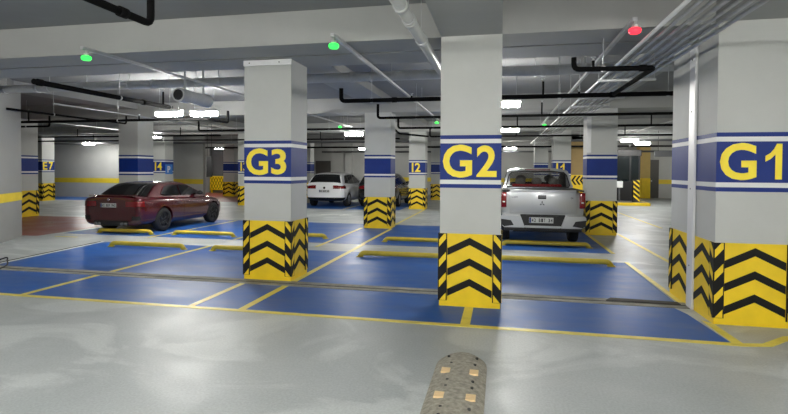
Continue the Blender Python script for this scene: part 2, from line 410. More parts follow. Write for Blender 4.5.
# ------------------------------------------------------------------ wheel stops
def stop(x0, x1, y, label, group):
    r = empty('wheel_stop', ((x0+x1)/2, y, 0), label, 'wheel stop', group)
    h = (x1-x0)/2; bm = bmesh.new()
    tube(bm, bend([(-h, 0, .0), (-h+.05, 0, .075), (h-.05, 0, .075), (h, 0, .0)], .05, 5), .045, 14)
    finish('tube', bm, M['stop'], r)
    for s in (-1, 1):
        bm = bmesh.new(); lathe(bm, [(0, .07), (.008, .07), (.012, .062)], 'z', 18, (s*(h-.005), 0, 0.003)); finish('foot_plate', bm, M['stop'], r)
A, B = 'yellow wheel stops along the nearer bay row', 'yellow wheel stops along the farther bay row'
stop(-7.81, -6.13, 8.92, 'yellow tube wheel stop nearest the front left, in front of the red sedan', A)
stop(-5.51, -3.85, 8.92, 'yellow wheel stop running behind the left side of column G3', A)
stop(-2.53, -.75, 8.96, 'nearer yellow wheel stop between columns G3 and G2', A)
stop(-.05, 1.83, 9.04, 'nearer yellow wheel stop right of column G2', A)
stop(-9.76, -8.27, 10.76, 'yellow wheel stop under the tail of the red sedan', B)
stop(-7.73, -6.14, 10.85, 'yellow wheel stop right of the red sedan', B)
stop(-5.6, -3.95, 11.1, 'farther yellow wheel stop with its end showing right of column G3', B)
stop(-2.53, -.8, 10.95, 'farther yellow wheel stop left of column G2', B)
stop(.05, 1.81, 11.08, 'yellow wheel stop under the rear bumper of the silver pickup', B)

# ------------------------------------------------------------------ speed hump
def hump():
    r = empty('speed_hump', (-.30, 0, 0), 'grey dusty rubber speed hump with cream reflectors on the floor', 'speed hump')
    hw, hh = .205, .055
    def prof(y0, y1, rnd=False):
        bm = bmesh.new(); n = 14; rows = []
        ys = [y0, y1] if not rnd else [y0]+[y0+(y1-y0)*(.25+.75*sin(pi/2*i/8)) for i in range(9)]
        for y in ys:
            q = 1. if not rnd else math.sqrt(max(.0, 1-((y-y0)/(y1-y0+.0))**2*.96))
            q = max(q, .2)
            rows.append([bm.verts.new((hw*q*(-1+2*i/n), y, .004+hh*(q if rnd else 1)*(1-abs(-1+2*i/n)**2.4))) for i in range(n+1)])
        base = [[bm.verts.new((v.co.x, v.co.y, 0)) for v in (R_[0], R_[-1])] for R_ in rows]
        for a, b in zip(rows, rows[1:]):
            for i in range(n): bm.faces.new((a[i], a[i+1], b[i+1], b[i]))
        for i in range(len(rows)-1):
            bm.faces.new((rows[i][0], rows[i+1][0], base[i+1][0], base[i][0])); bm.faces.new((rows[i][-1], base[i][1], base[i+1][1], rows[i+1][-1]))
        for k in (0, -1): bm.faces.new(rows[k]+[base[k][1], base[k][0]])
        return bm
    seg = .44; top = 4.10
    o = finish('end_cap', prof(top+.004, 4.40, True), M['rubber'], r, 40)
    for x in (-.11, .12):
        bm = bmesh.new(); lathe(bm, [(.03, .012), (.053, .012)], 'z', 10, (x, 4.2, 0)); finish('bolt', bm, M['dark'], o)
    for k in range(6):
        y1 = top-seg*k; o = finish('hump_segment', prof(y1-seg+.006, y1), M['rubber'], r, 40)
        for x in (-.105, .112):
            bm = bmesh.new(); box(bm, x-.034, x+.034, y1-.255, y1-.165, .045, .062-.004, bev=.002); finish('reflector', bm, M['reflector'], o)
            for yy in (y1-.05, y1-.38):
                bm = bmesh.new(); lathe(bm, [(.03, .011), (.056, .011)], 'z', 10, (x*1.0+(.03 if x < 0 else .0), yy, 0)); finish('bolt', bm, M['dark'], o)
hump()
# cable loop at the left edge
bm = bmesh.new(); pts = [(-8.35, 6.9, .02), (-8.1, 6.95, .1), (-8.05, 6.9, .06), (-7.86, 6.75, .02), (-7.70, 6.5, .015), (-7.75, 6.32, .015), (-7.9, 6.2, .015), (-8.9, 6.2, .015)]
tube(bm, bend(pts, .2, 5), .012, 8); o = finish('power_cable', bm, M['trim']); tag(o, 'black cable curling on the floor at the left edge', 'cable')
bm = bmesh.new(); lathe(bm, [(0, .09), (.02, .09), (.03, .06), (.25, .06), (.27, .04)], 'z', 20, (-7.97, 6.50, 0))
o = finish('floor_socket_post', bm, M['trim']); tag(o, 'short black post standing at the left edge by the blue bay', 'post')

# ------------------------------------------------------------------ ceiling services
def pipe_run(name, pts, r, m, label, cat, group=None, rad=.07, heads=(), rods=(), couplings=()):
    bm = bmesh.new(); tube(bm, bend(pts, rad, 4), r, 12); o = finish(name, bm, M[m]); tag(o, label, cat, group)
    for p in heads:   # (x,y,z0,z1) riser with a sprinkler head
        bm = bmesh.new(); x, y, z0, z1 = p; tube(bm, [(x, y, z0), (x, y, z1)], .017, 8)
        q = finish('riser', bm, M[m], o)
        bm = bmesh.new(); lathe(bm, [(z1, .02), (z1+.012, .012), (z1+.035, .012), (z1+.037, .03), (z1+.042, .03)], 'z', 10, (x, y, 0)); finish('sprinkler_head', bm, M['steel'], q)
    for p in rods:
        bm = bmesh.new(); x, y, z0, z1 = p; tube(bm, [(x, y, z0), (x, y, z1)], .005, 6); lathe(bm, [(-.012, r+.008), (.012, r+.008)], 'x' if abs(pts[1][0]-pts[0][0]) > abs(pts[1][1]-pts[0][1]) else 'y', 14, (x, y, z0)); finish('hanger', bm, M['steel'], o)
    for c, ax in couplings:
        bm = bmesh.new(); lathe(bm, [(-.04, r+.01), (.04, r+.01)], ax, 16, c); finish('coupling', bm, M[m], o)
    return o
Z = 2.80; SP = 'black sprinkler pipes under the ceiling'
def rr(*p): return [(x, y, Z, H_SLAB) for x, y in p]
pipe_run('sprinkler_pipe', [(-2.86, -1, 2.8), (-2.86, 3.72, 2.8), (-2.86, 3.72, 3.57)], .03, 'pipe', 'black pipe elbow turning up into the ceiling at the top left', 'pipe', SP, rods=rr((-2.86, 1.5)), couplings=(((-2.86, 3.4, 2.8), 'y'),))
pipe_run('sprinkler_pipe', [(.83, 6.32, 2.94), (.83, 6.32, 2.8), (1.72, 6.38, 2.8), (1.70, 8.43, 2.8)], .03, 'pipe', 'short black pipe bent back under the conduits near column G1', 'pipe', SP, rods=rr((1.16, 6.343)), heads=((1.05, 6.34, 2.8, 2.9),), couplings=(((1.60, 6.372, 2.8), 'x'),))
pipe_run('sprinkler_pipe', [(-2.75, 8.5, 3.02), (-2.75, 8.5, Z), (13.5, 8.5, Z)], .036, 'pipe', 'nearest long black pipe crossing behind column G2', 'pipe', SP, heads=((.65, 8.5, Z, 3.04), (-1.5, 8.5, Z, 2.86), (1.2, 8.5, Z, 2.86)), rods=rr((-2.2, 8.5), (.9, 8.5), (2.5, 8.5)), couplings=(((1.70, 8.5, Z), 'x'), ((-1.8, 8.5, Z), 'x')))
pipe_run('sprinkler_pipe', [(-2.8, 11.4, 3.12), (-2.8, 11.4, Z), (13.5, 11.4, Z)], .03, 'pipe', 'second long black pipe crossing behind column G2', 'pipe', SP, heads=((.85, 11.4, Z, 3.08),), rods=rr((-1.9, 11.4), (1.2, 11.4)))
pipe_run('sprinkler_pipe', [(-2.9, 14.25, 3.12), (-2.9, 14.25, Z), (13.5, 14.25, Z)], .03, 'pipe', 'third long black pipe, passing above the silver pickup', 'pipe', SP, heads=((.42, 14.25, Z, 3.08), (3.8, 14.25, Z, 3.1)), rods=rr((-1.9, 14.25), (2.6, 14.25)))
pipe_run('sprinkler_pipe', [(-2.5, 18, 3.1), (-2.5, 18, Z), (13.5, 18, Z)], .03, 'pipe', 'fourth long black pipe, just in front of column I1', 'pipe', SP, rods=rr((-1, 18), (2.6, 18)), heads=((.5, 18, Z, 3.15), (4.0, 18, Z, 3.12)))
pipe_run('sprinkler_pipe', [(-20, 26, Z), (13.5, 26, Z)], .045, 'pipe', 'farthest black pipe across the whole hall before the back wall', 'pipe', SP, rods=rr((-12, 26), (-2, 26), (6, 26)), heads=((-9.5, 26, Z, 3.2), (-6.3, 26, Z, 3.2), (4, 26, Z, 3.2)))
pipe_run('sprinkler_pipe', [(-6.46, 5.95, 2.82), (-6.46, 9.0, 2.82)], .04, 'pipe', 'thick black pipe running back over the left bays', 'pipe', SP, rods=[(-6.46, 7.6, 2.82, H_SLAB), (-6.46, 8.95, 2.82, H_SLAB)], heads=((-6.46, 8.75, 2.82, 3.1),), couplings=(((-6.46, 6.05, 2.82), 'y'), ((-6.46, 8.2, 2.82), 'y')))
pipe_run('sprinkler_pipe', [(-10.5, 9.03, 2.88), (-10.5, 12.6, 2.88), (-10.5, 12.6, 3.1)], .026, 'pipe', 'black pipe running back along the slanted wall', 'pipe', SP, rods=[(-10.5, 10.2, 2.88, H_SLAB)])
pipe_run('sprinkler_pipe', [(-14.5, 11.0, Z), (-6.9, 11.0, Z), (-6.9, 11.9, Z), (-6.9, 11.9, 3.1)], .032, 'pipe', 'black pipe crossing above the red sedan', 'pipe', SP, rods=rr((-13, 11.0), (-9.4, 11.0)), heads=((-12.1, 11.0, Z, 3.1), (-8.8, 11.0, Z, 2.9)))
pipe_run('sprinkler_pipe', [(-14.5, 12.2, 2.8), (-12.7, 12.2, 2.8), (-12.7, 12.2, 3.1)], .028, 'pipe', 'short black pipe beside the top of the leftmost column', 'pipe', SP, rods=rr((-13.5, 12.2)))
pipe_run('sprinkler_pipe', [(-9.3, 14.3, 3.1), (-9.3, 14.3, Z), (-3.7, 14.3, Z)], .03, 'pipe', 'black pipe passing behind the upper part of column G3', 'pipe', SP, rods=rr((-8, 14.3), (-5, 14.3)), heads=((-7.2, 14.3, Z, 3.1),))
pipe_run('sprinkler_pipe', [(-20, 16.4, Z), (-9.8, 16.4, Z)], .03, 'pipe', 'black pipe behind the column rising over the red sedan', 'pipe', SP, rods=rr((-13, 16.4),), heads=((-15.8, 16.4, Z, 3.1), (-11.4, 16.4, Z, 3.1)))
pipe_run('sprinkler_pipe', [(-24, 19, Z), (-3.8, 19, Z)], .03, 'pipe', 'black pipe running just in front of columns I4 and I3', 'pipe', SP, rods=rr((-14, 19), (-6, 19)), heads=((-17.5, 19, Z, 3.1), (-9.0, 19, Z, 3.1), (-7, 19, Z, 3.1)))
pipe_run('sprinkler_pipe', [(-3.6, 16.2, 3.1), (-3.3, 16.4, Z), (-2.55, 17.9, Z)], .03, 'pipe', 'slanting black pipe end left of column I2', 'pipe', SP, rods=rr((-3.0, 17.0)))
# grey service pipes
pipe_run('drain_pipe', [(-27, 8.85, 3.24), (13.5, 8.85, 3.30)], .085, 'duct', 'thick grey drain pipe crossing the hall behind the double beam', 'pipe', None,
         rods=[(x, 8.85, 3.24+(x+27)*.00148, H_SLAB) for x in (-10.3, -9.2, -8.3, -7.3, -5.8, -2.3, -1., .55, 1.35)], couplings=[((x, 8.85, 3.24+(x+27)*.00148), 'x') for x in (-9.5, -6.75, -2.65, .68)])
pipe_run('drain_pipe', [(-.87, -2, 3.03), (-.87, 6.9, 3.03), (-.87, 8.3, 3.06), (-.87, 8.72, 3.2)], .058, 'pvc', 'white plastic drain pipe running back beside the beam of G2', 'pipe', None,
         couplings=[((-.87, y, 3.03), 'y') for y in (4.35, 4.8, 5.55)], rods=[(-.87, 4.72, 3.03, H_SLAB), (-.87, 5.5, 3.03, H_SLAB)])
for x, y0, y1, z, lb in ((-10.2, 9.9, 17.2, 3.1, 'grey conduit running back over the red sedan'), (-14.0, 9.9, 17.2, 3.05, 'grey conduit running back behind the slanted wall'), (4.6, 8.3, 19.8, 3.0, 'grey conduit running back right of the pickup')):
    pipe_run('conduit', [(x, y0, z), (x, y1, z)], .02, 'steel', lb, 'conduit')
# cable trays far back
for i, (x0, x1, y, z, lb) in enumerate(((-24, -4, 22.6, 2.86, 'long dark cable tray before the back wall, left half'), (-10.6, 13.5, 29.0, 2.62, 'long dark cable tray close to the back wall'),
                               (-27, -4, 17.4, 3.0, 'grey cable tray above the lane in front of columns I4 and I3'), (3.0, 13.5, 23.4, 2.9, 'dark cable tray at the far right'), (3.0, 13.5, 20.0, 2.9, 'grey cable tray over the right lane'))):
    bm = bmesh.new(); box(bm, x0, x1, y, y+.3, z, z+.012); box(bm, x0, x1, y, y+.012, z, z+.09); box(bm, x0, x1, y+.288, y+.3, z, z+.09)
    o = finish('cable_tray', bm, M['darkgrey' if 'dark' in lb else 'steel']); tag(o, lb, 'cable tray', 'cable trays at the back of the hall')
    x = x0+.6
    while x < x1:
        bm = bmesh.new(); tube(bm, [(x, y+.15, z), (x, y+.15, H_SLAB)], .006, 6); finish('hanger', bm, M['steel'], o); x += 2.6
# the bundle of parallel conduits
xs = [1.405+.097*i for i in range(7)]; names = ['leftmost, brightest', 'second from left', 'third from left', 'middle', 'third from right', 'second from right', 'rightmost']
for i, x in enumerate(xs):
    r_ = .020 if i in (0, 3, 6) else .016
    bm = bmesh.new(); tube(bm, [(x, -3, 2.925), (x, 25.5, 2.935)], r_, 12)
    o = finish('conduit', bm, M['plate' if i == 0 else 'steel']); tag(o, '%s conduit of the seven parallel steel conduits near G1' % names[i], 'conduit', 'parallel steel conduits beside column G1')  # leftmost one is paler: the light reflected along it is put into its colour
for y in (7.6, 9.4, 10.6, 12.4, 15.5, 18.5):
    r = empty('conduit_hanger', (1.696, y, 0), None, 'hanger', 'hangers carrying the parallel conduits')
    r['label'] = 'steel strut hanger under the parallel conduits, %s' % {7.6: 'over the short bent black pipe', 9.4: 'just behind the first long black pipe', 10.6: 'between the first and second black pipes', 12.4: 'between the second and third black pipes', 15.5: 'beyond the third black pipe', 18.5: 'farthest back, beyond the fourth black pipe'}[y]
    bm = bmesh.new(); box(bm, -.38, .38, -.02, .02, 2.855, 2.89); finish('strut', bm, M['steel'], r)
    for s in (-.36, .36):
        bm = bmesh.new(); tube(bm, [(s, 0, 2.87), (s, 0, H_SLAB)], .006, 6); finish('rod', bm, M['steel'], r)
# indicator lamps on their conduits
def indicator(x, y, z, m, label):
    r = empty('indicator_light', (x, y, z), label, 'indicator light', 'bay indicator lights')
    bm = bmesh.new(); lathe(bm, [(.025, .03), (.06, .03), (.065, .012), (.099, .012)], 'z', 16); finish('mount', bm, M['lamp'], r)
    bm = bmesh.new(); lathe(bm, [(-.03, .02), (-.026, .045), (-.01, .058), (.012, .06), (.025, .05)], 'z', 24); finish('lens', bm, M[m], r)
for x, lb in ((-5.18, 'left'), (-1.87, 'middle'), (1.29, 'right')):
    bm = bmesh.new(); box(bm, x-.022, x+.022, 5.45, 17.2, 3.10, 3.135)
    o = finish('cable_rail', bm, M['steel']); tag(o, 'thin steel cable rail carrying the %s indicator lights' % {'left': 'leftmost green', 'middle': 'middle green', 'right': 'red'}[lb], 'cable rail', 'cable rails running back into the hall')
    for y in (8.6, 12.0, 16.0):
        bm = bmesh.new(); tube(bm, [(x, y, 3.1), (x, y, H_SLAB)], .005, 6); finish('hanger', bm, M['steel'], o)
indicator(-5.18, 5.52, 3.0, 'green', 'round green indicator light at the upper left')
indicator(-1.87, 5.50, 3.0, 'green', 'round green indicator light above and right of column G3')
indicator(1.29, 5.46, 3.0, 'redl', 'round red indicator light at the upper right')
indicator(-1.87, 14.9, 3.0, 'green', 'small green indicator light left of column G2')
indicator(-5.18, 15.9, 3.0, 'green', 'small green indicator light right of column G3')
indicator(1.29, 16.2, 3.0, 'green', 'small green indicator light right of column G2')
# jet fan over the left bays
jf = empty('jet_fan', (-5.85, 8.35, 2.97), 'grey round jet fan hanging left of column G3', 'fan')
bm = bmesh.new(); n = 28
lathe(bm, [(0, .10), (0, .13), (.25, .13), (.28, .115), (.72, .115), (.75, .13), (.95, .13), (.95, .10)], 'y', n); finish('casing', bm, M['duct'], jf, 35)
for y in (-.005, .951):
    bm = bmesh.new(); lathe(bm, [(y, .10), (y+.004, .10)], 'y', 24); g = finish('grille', bm, M['signblack'], jf)
for y in (.2, .8):
    bm = bmesh.new(); box(bm, -.015, .015, y-.015, y+.015, .11, H_SLAB-2.97); finish('bracket', bm, M['steel'], jf)

# ------------------------------------------------------------------ lamps
def lamp(x, y, label, z=2.92, rz=0, power=None):
    r = empty('ceiling_lamp', (x, y, z), label, 'ceiling lamp', 'white batten ceiling lamps', rz)
    bm = bmesh.new(); box(bm, -.34, .34, -.07, .07, .0, .05, bev=.008); finish('housing', bm, M['lamp'], r)
    bm = bmesh.new(); box(bm, -.32, .32, -.07, .07, -.10, .0, bev=.03); finish('diffuser', bm, M['glow'], r)
    for s in (-.25, .25):
        bm = bmesh.new(); tube(bm, [(s, 0, .05), (s, 0, H_SLAB-z)], .005, 6); finish('hanger', bm, M['steel'], r)
for x, y, lb in ((-7.6, 10.5, 'bright lamp over the red sedan, left one of the close pair'), (-6.75, 10.6, 'lamp over the red sedan, right one of the close pair'),
    (-20.9, 22.4, 'lamp glowing at far left near column E7'), (-13.6, 17.8, 'lamp just right of the column over the red sedan'),
    (-5.15, 17.4, 'lamp over the lane left of the column by the white hatchback'), (.02, 10.0, 'lamp at the right edge of column G2, nearer one'),
    (.22, 16.4, 'lamp at the right edge of column G2, farther one'), (5.2, 22.6, 'lamp at the far right left of G1, nearer one'), (6.3, 25.0, 'lamp at the far right left of G1, farther one')):
    lamp(x, y, lb)
for x, y, lb in ((-8.0, 29.2, 'farthest lamp before the back wall door'), (-16.8, 28.0, 'small far lamp over the red ramp'), (0.5, 29.0, 'far lamp behind the silver pickup'), (11.0, 29.0, 'far lamp added to brighten the wall by the rightmost back door')):  # the last one is an unseen lamp added to brighten the back wall
    lamp(x, y, lb, z=2.9)
# lamps of the driving lane the photographer stands in (above and behind the view), a few added to lift the foreground light
for x, y in ((-5.6, 1.2), (-2.6, .4), (1.1, .0), (4.4, .4), (-6.2, -3.0), (-3.5, -3.0), (1.1, -3.0), (4.4, -3.0), (-2.0, -6.0), (4.0, -6.0), (8.5, 8.5), (8.5, 15.5)):
    lamp(x, y, 'lamp of the near lane outside the view', z=3.0)

# ------------------------------------------------------------------ far furniture
bm = bmesh.new(); box(bm, -12.45, -11.4, 32.9, 33.0, 0, 2.2, bev=.01); d = struct('door_1', bm, M['door'])
bm = bmesh.new(); box(bm, -11.6, -11.53, 32.86, 32.9, 1.0, 1.06); finish('door_handle', bm, M['steel'], d)
bm = bmesh.new(); box(bm, 8.76, 9.24, 32.9, 33.0, 0, 2.3, bev=.01); d = struct('door_2', bm, M['door'])
bm = bmesh.new(); box(bm, 8.80, 8.86, 32.86, 32.9, 1.0, 1.06); finish('door_handle', bm, M['steel'], d)
# tan pier with black arrows, right of the pickup
r = empty('brown_pier', (3.85, 27.2, 0), 'brown pier with sideways black chevrons between pickup and right column', 'pier')
bm = bmesh.new(); box(bm, -.42, .42, -.2, .2, 0, H_BEAM+.3); finish('shaft', bm, M['pier'], r)
bm = bmesh.new(); box(bm, -.43, .43, -.21, .21, .0, 1.4); finish('yellow_panel', bm, M['cyel'], r)
bm = bmesh.new()
for k in range(4):
    for z0 in (.9, 1.36):
        x = -.36+.2*k; s = 1 if z0 < 1 else -1
        prism(bm, [Vector((x, -.211, 1.13)), Vector((x+.16, -.211, 1.13-s*.23)), Vector((x+.26, -.211, 1.13-s*.23)), Vector((x+.10, -.211, 1.13))], (0, -.004, 0))
finish('chevron_stripes', bm, M['black'], r)
# tan corner wall left of door 2 with a yellow base
bm = bmesh.new(); box(bm, 8.0, 8.6, 32.3, 33.0, 0, H_SLAB); w = struct('wall_back_corner', bm, M['tan'])
bm = bmesh.new(); box(bm, 7.99, 8.61, 32.28, 32.3, 0, 1.2); finish('yellow_base', bm, M['cyel'], w)
# guard booth
r = empty('guard_booth', (5.75, 27.4, 0), 'dark glazed guard booth at the far right beyond the lane', 'booth')
bm = bmesh.new(); box(bm, -.9, .9, -.7, .7, .0, .95, bev=.01); finish('lower_panel', bm, M['signblack'], r)
bm = bmesh.new(); box(bm, -.86, .86, -.66, .66, .95, 2.2); finish('glazing', bm, M['boothglass'], r)
bm = bmesh.new(); box(bm, -.95, .95, -.75, .75, 2.2, 2.5, bev=.01); finish('roof', bm, M['signblack'], r)
for x in (-.87, -.2, .45, .87):
    bm = bmesh.new(); box(bm, x-.035, x+.035, -.71, -.64, .95, 2.2); finish('frame_post', bm, M['signblack'], r)
bm = bmesh.new(); box(bm, 4.6, 6.75, 25.2, 28.4, 0, .14, bev=.03); o = finish('kerb_island', bm, M['cyel']); tag(o, 'yellow edged kerb island under the guard booth', 'kerb')
bm = bmesh.new(); box(bm, 4.75, 6.6, 25.35, 28.3, .14, .15); finish('island_top', bm, M['joint'], o)
r.location.z = .15
for x, y, lb in ((6.2, 25.6, 'black and yellow striped bollard in front of the guard booth'),):
    q = empty('bollard', (x, y, .15), lb, 'bollard')
    bm = bmesh.new(); box(bm, -.14, .14, -.14, .14, 0, 1.05, bev=.01); finish('post', bm, M['signblack'], q)
    bm = bmesh.new()
    for k in range(5):
        P = clip([(-.14, .15+.22*k+.12), (.14, .15+.22*k-.12), (.14, .15+.22*k-.03), (-.14, .15+.22*k+.21)], .01, 1.04)
        if len(P) > 2: prism(bm, [Vector((p[0], -.141, p[1])) for p in P], (0, -.004, 0))
    finish('yellow_stripes', bm, M['cyel'], q)
bm = bmesh.new(); box(bm, 5.42, 5.70, 25.9, 26.1, .82, 1.12, bev=.01)
o = finish('control_box', bm, M['plate']); tag(o, 'white control box on a pole in front of the guard booth', 'control box')
bm = bmesh.new(); tube(bm, [(5.56, 26.0, .15), (5.56, 26.0, .82)], .04, 10); finish('pole', bm, M['darkgrey'], o)
# wheelie bin
q = empty('waste_bin', (5.05, 25.9, .15), 'grey waste bin standing at the left end of the booth island', 'bin')
bm = bmesh.new(); v = [Vector(p) for p in ((-.2,-.2,0),(.2,-.2,0),(.2,.2,0),(-.2,.2,0))]
lo = [bm.verts.new(p) for p in v]; hi = [bm.verts.new(Vector((p.x*1.3, p.y*1.3, .85))) for p in v]
bm.faces.new(lo[::-1]); bm.faces.new(hi)
for i in range(4): bm.faces.new((lo[i], lo[(i+1)%4], hi[(i+1)%4], hi[i]))
finish('body', bm, M['darkgrey'], q)
bm = bmesh.new(); box(bm, -.28, .28, -.28, .28, .85, .92, bev=.02); finish('lid', bm, M['trim'], q)
# hanging signs
for x0, x1, y, z0, z1, lb, m in ((-12.62, -12.36, 20.0, 1.25, 2.15, 'tall black hanging sign panel left of column I3', 'signblack'), (6.6, 8.1, 24.2, 2.25, 2.5, 'long pale hanging sign at the far right', 'darkgrey'), (7.6, 8.0, 23.0, 2.3, 2.75, 'small white sign box at the far right beside G1', 'plate')):
    q = empty('hanging_sign', ((x0+x1)/2, y, 0), lb, 'sign'); h = (x1-x0)/2
    bm = bmesh.new(); box(bm, -h, h, -.03, .03, z0, z1, bev=.008); finish('panel', bm, M[m], q)
    for s in (-.8, .8):
        bm = bmesh.new(); tube(bm, [(s*h, 0, z1), (s*h, 0, H_SLAB)], .01, 6); finish('rod', bm, M['dark'], q)
# padded yellow barrier at the ramp wall
q = empty('ramp_barrier', (-17.6, 30.8, 0), 'yellow padded barrier with dark diamond mesh at the ramp wall', 'barrier')
bm = bmesh.new(); box(bm, -1.55, 1.75, -.1, .1, .18, 1.12, bev=.03); box(bm, -1.5, -1.4, -.05, .05, 0, .2); box(bm, 1.6, 1.7, -.05, .05, 0, .2); finish('pad', bm, M['cyel'], q)
bm = bmesh.new()
for k in range(16):
    for s in (0, 1):
        x = -1.5+.2*k
        for z in (.25, .65):
            a, b = (x, x+.2) if s else (x+.2, x)
            prism(bm, [Vector((a, -.101, z)), Vector((a+.03, -.101, z)), Vector((b+.03, -.101, z+.4)), Vector((b, -.101, z+.4))], (0, -.004, 0))
finish('mesh_lines', bm, M['black'], q)
# (dark wall of the ramp above it)
bm = bmesh.new(); box(bm, -19.3, -15.6, 30.94, 31.0, 1.15, 3.0); w = struct('wall_ramp_panel', bm, M['darkgrey'])

# ------------------------------------------------------------------ vehicles
def subdiv_obj(bm, lv):
    me = bpy.data.meshes.new('tmp'); bm.to_mesh(me); bm.free(); o = bpy.data.objects.new('tmp', me); COL.objects.link(o)
    md = o.modifiers.new('s', 'SUBSURF'); md.levels = md.render_levels = lv; return o
def bake(o):
    bpy.context.view_layer.update()
    me = bpy.data.meshes.new_from_object(o.evaluated_get(bpy.context.evaluated_depsgraph_get()))
    bpy.data.objects.remove(o); return me
def loft(stations):
    bm = bmesh.new(); rings = []
    for y, hw, zb, zs, zt in stations:
        h = [(0, zb), (hw*.8, zb), (hw*.955, zb+.06), (hw*.995, zb+(zs-zb)*.35), (hw, zb+(zs-zb)*.65), (hw*.975, zs-.05), (hw*.92, zs), (hw*.6, zt-.003), (0, zt)]
        ring = [(x, z) for x, z in h] + [(-x, z) for x, z in h[-2:0:-1]]
        rings.append([bm.verts.new((x, y, z)) for x, z in ring])
    for a, b in zip(rings, rings[1:]):
        for i in range(len(a)): bm.faces.new((a[i], a[(i+1)%len(a)], b[(i+1)%len(a)], b[i]))
    for R_, rev in ((rings[0], 1), (rings[-1], 0)):   # quad caps: ring is h0..h8,-h7..-h1
        n = len(R_); L_ = [R_[0]]+[R_[n-i] for i in range(1, 8)]+[R_[8]]
        for i in range(8):
            q = [R_[i], R_[i+1], L_[i+1], L_[i]]; q = [v for k, v in enumerate(q) if v not in q[:k]]
            bm.faces.new(q)
    bmesh.ops.recalc_face_normals(bm, faces=bm.faces)
    return bm
def patch(src, bx, off=.005, planes=()):
    bm = bmesh.new(); bm.from_mesh(src); bm.normal_update()
    x0, x1, y0, y1, z0, z1 = bx
    for co, no in [((x0,0,0),(-1,0,0)), ((x1,0,0),(1,0,0)), ((0,y0,0),(0,-1,0)), ((0,y1,0),(0,1,0)), ((0,0,z0),(0,0,-1)), ((0,0,z1),(0,0,1))]+list(planes):
        bmesh.ops.bisect_plane(bm, geom=bm.verts[:]+bm.edges[:]+bm.faces[:], plane_co=co, plane_no=no, clear_outer=True)
    bm.normal_update()
    for v in bm.verts: v.co += v.normal*off
    ex = bmesh.ops.extrude_face_region(bm, geom=bm.faces[:])
    bm.normal_update(); nv = [g for g in ex['geom'] if isinstance(g, bmesh.types.BMVert)]
    for v in nv: v.co -= v.normal*(off+.004)
    return bm
def wheel(parent, x, y, r, w, rim, spokes=5, side=1):
    q = bpy.data.objects.new('wheel', None); COL.objects.link(q); q.parent = parent; q.location = (x, y, r)
    ir = r*.68; s = side
    bm = bmesh.new()
    lathe(bm, [(-s*w/2, ir), (-s*w/2, r*.92), (-s*w*.38, r), (s*w*.38, r), (s*w/2, r*.92), (s*w/2, ir), (s*w*.3, ir-.005), (-s*w*.3, ir-.005)], 'x', 36)
    finish('tyre', bm, M['tire'], q, 50)
    bm = bmesh.new()
    lathe(bm, [(s*w*.40, ir+.004), (s*w*.46, ir-.004), (s*w*.42, ir-.03), (s*w*.1, ir-.035), (s*w*.05, .0501), (s*w*.05, .05)], 'x', 36)
    lathe(bm, [(s*w*.1, .055), (s*w*.42, .05), (s*w*.46, .035)], 'x', 18)
    for k in range(spokes):
        for dd in (-.13, .13):
            t = 2*pi*k/spokes+.3; c0 = Vector((s*w*.36, cos(t)*.04, sin(t)*.04)); c1 = Vector((s*w*.40, cos(t+dd)*(ir-.015), sin(t+dd)*(ir-.015)))
            tube(bm, [c0, c1], .016, 6)
    finish('rim', bm, M[rim], q)
def cabin_fn(zb, H, wb, wr, prof):
    def zt(y):
        for (a, za), (b, zc) in zip(prof, prof[1:]):
            if a <= y <= b: return za+(zc-za)*(y-a)/(b-a)
        return prof[-1][1]
    xs = lambda z: wb-(wb-wr)*max(0, z-zb)/(H-zb)
    top = lambda y, u: (u*xs(zt(y)), zt(y)-.03+.05*(1-abs(u)**4))
    return zt, xs, top
def chaikin(p, n=2):
    for _ in range(n):
        q = [p[0]]
        for a, b in zip(p, p[1:]): q += [(a[0]*.8+b[0]*.2, a[1]*.8+b[1]*.2), (a[0]*.2+b[0]*.8, a[1]*.2+b[1]*.8)]
        p = q+[p[-1]]
    return p
def cabin_mesh(zb, fn, y0, y1, n=40):
    zt, xs, top = fn; bm = bmesh.new(); rings = []
    for i in range(n+1):
        y = y0+(y1-y0)*i/n; U = [-1+2*k/12 for k in range(13)]
        t = [top(y, u) for u in U]
        zl = min(zb-.03, t[0][1]-.01)
        pts = [(-xs(zb)-.0, zl)]+t+[(xs(zb), zl)]
        rings.append([bm.verts.new((x, y, z)) for x, z in pts])
    for a, b in zip(rings, rings[1:]):
        for k in range(len(a)-1): bm.faces.new((a[k], a[k+1], b[k+1], b[k]))
        bm.faces.new((a[-1], a[0], b[0], b[-1]))
    bm.faces.new(rings[0][::-1]); bm.faces.new(rings[-1]); return bm
def top_patch(fn, y0, y1, u0=.9, u1=.9, off=.008, n=10):
    zt, xs, top = fn; bm = bmesh.new(); G = []
    for i in range(n+1):
        y = y0+(y1-y0)*i/n; row = []
        for k in range(13):
            uu = (u0+(u1-u0)*i/n)*(-1+2*k/12); x, z = top(y, uu); dy = .01
            sl = (zt(y+dy)-zt(y-dy))/(2*dy); nn = Vector((0, -sl, 1)).normalized()
            row.append(bm.verts.new(Vector((x, y, z))+nn*off))
        G.append(row)
    for a, b in zip(G, G[1:]):
        for k in range(12): bm.faces.new((a[k], a[k+1], b[k+1], b[k]))
    return bm
def side_poly(fn, pts, s, off=.006, th=.004):
    zt, xs, top = fn; bm = bmesh.new()
    prism(bm, [Vector((s*(xs(z)+off), y, z)) for y, z in pts], (s*-th, 0, 0)); return bm
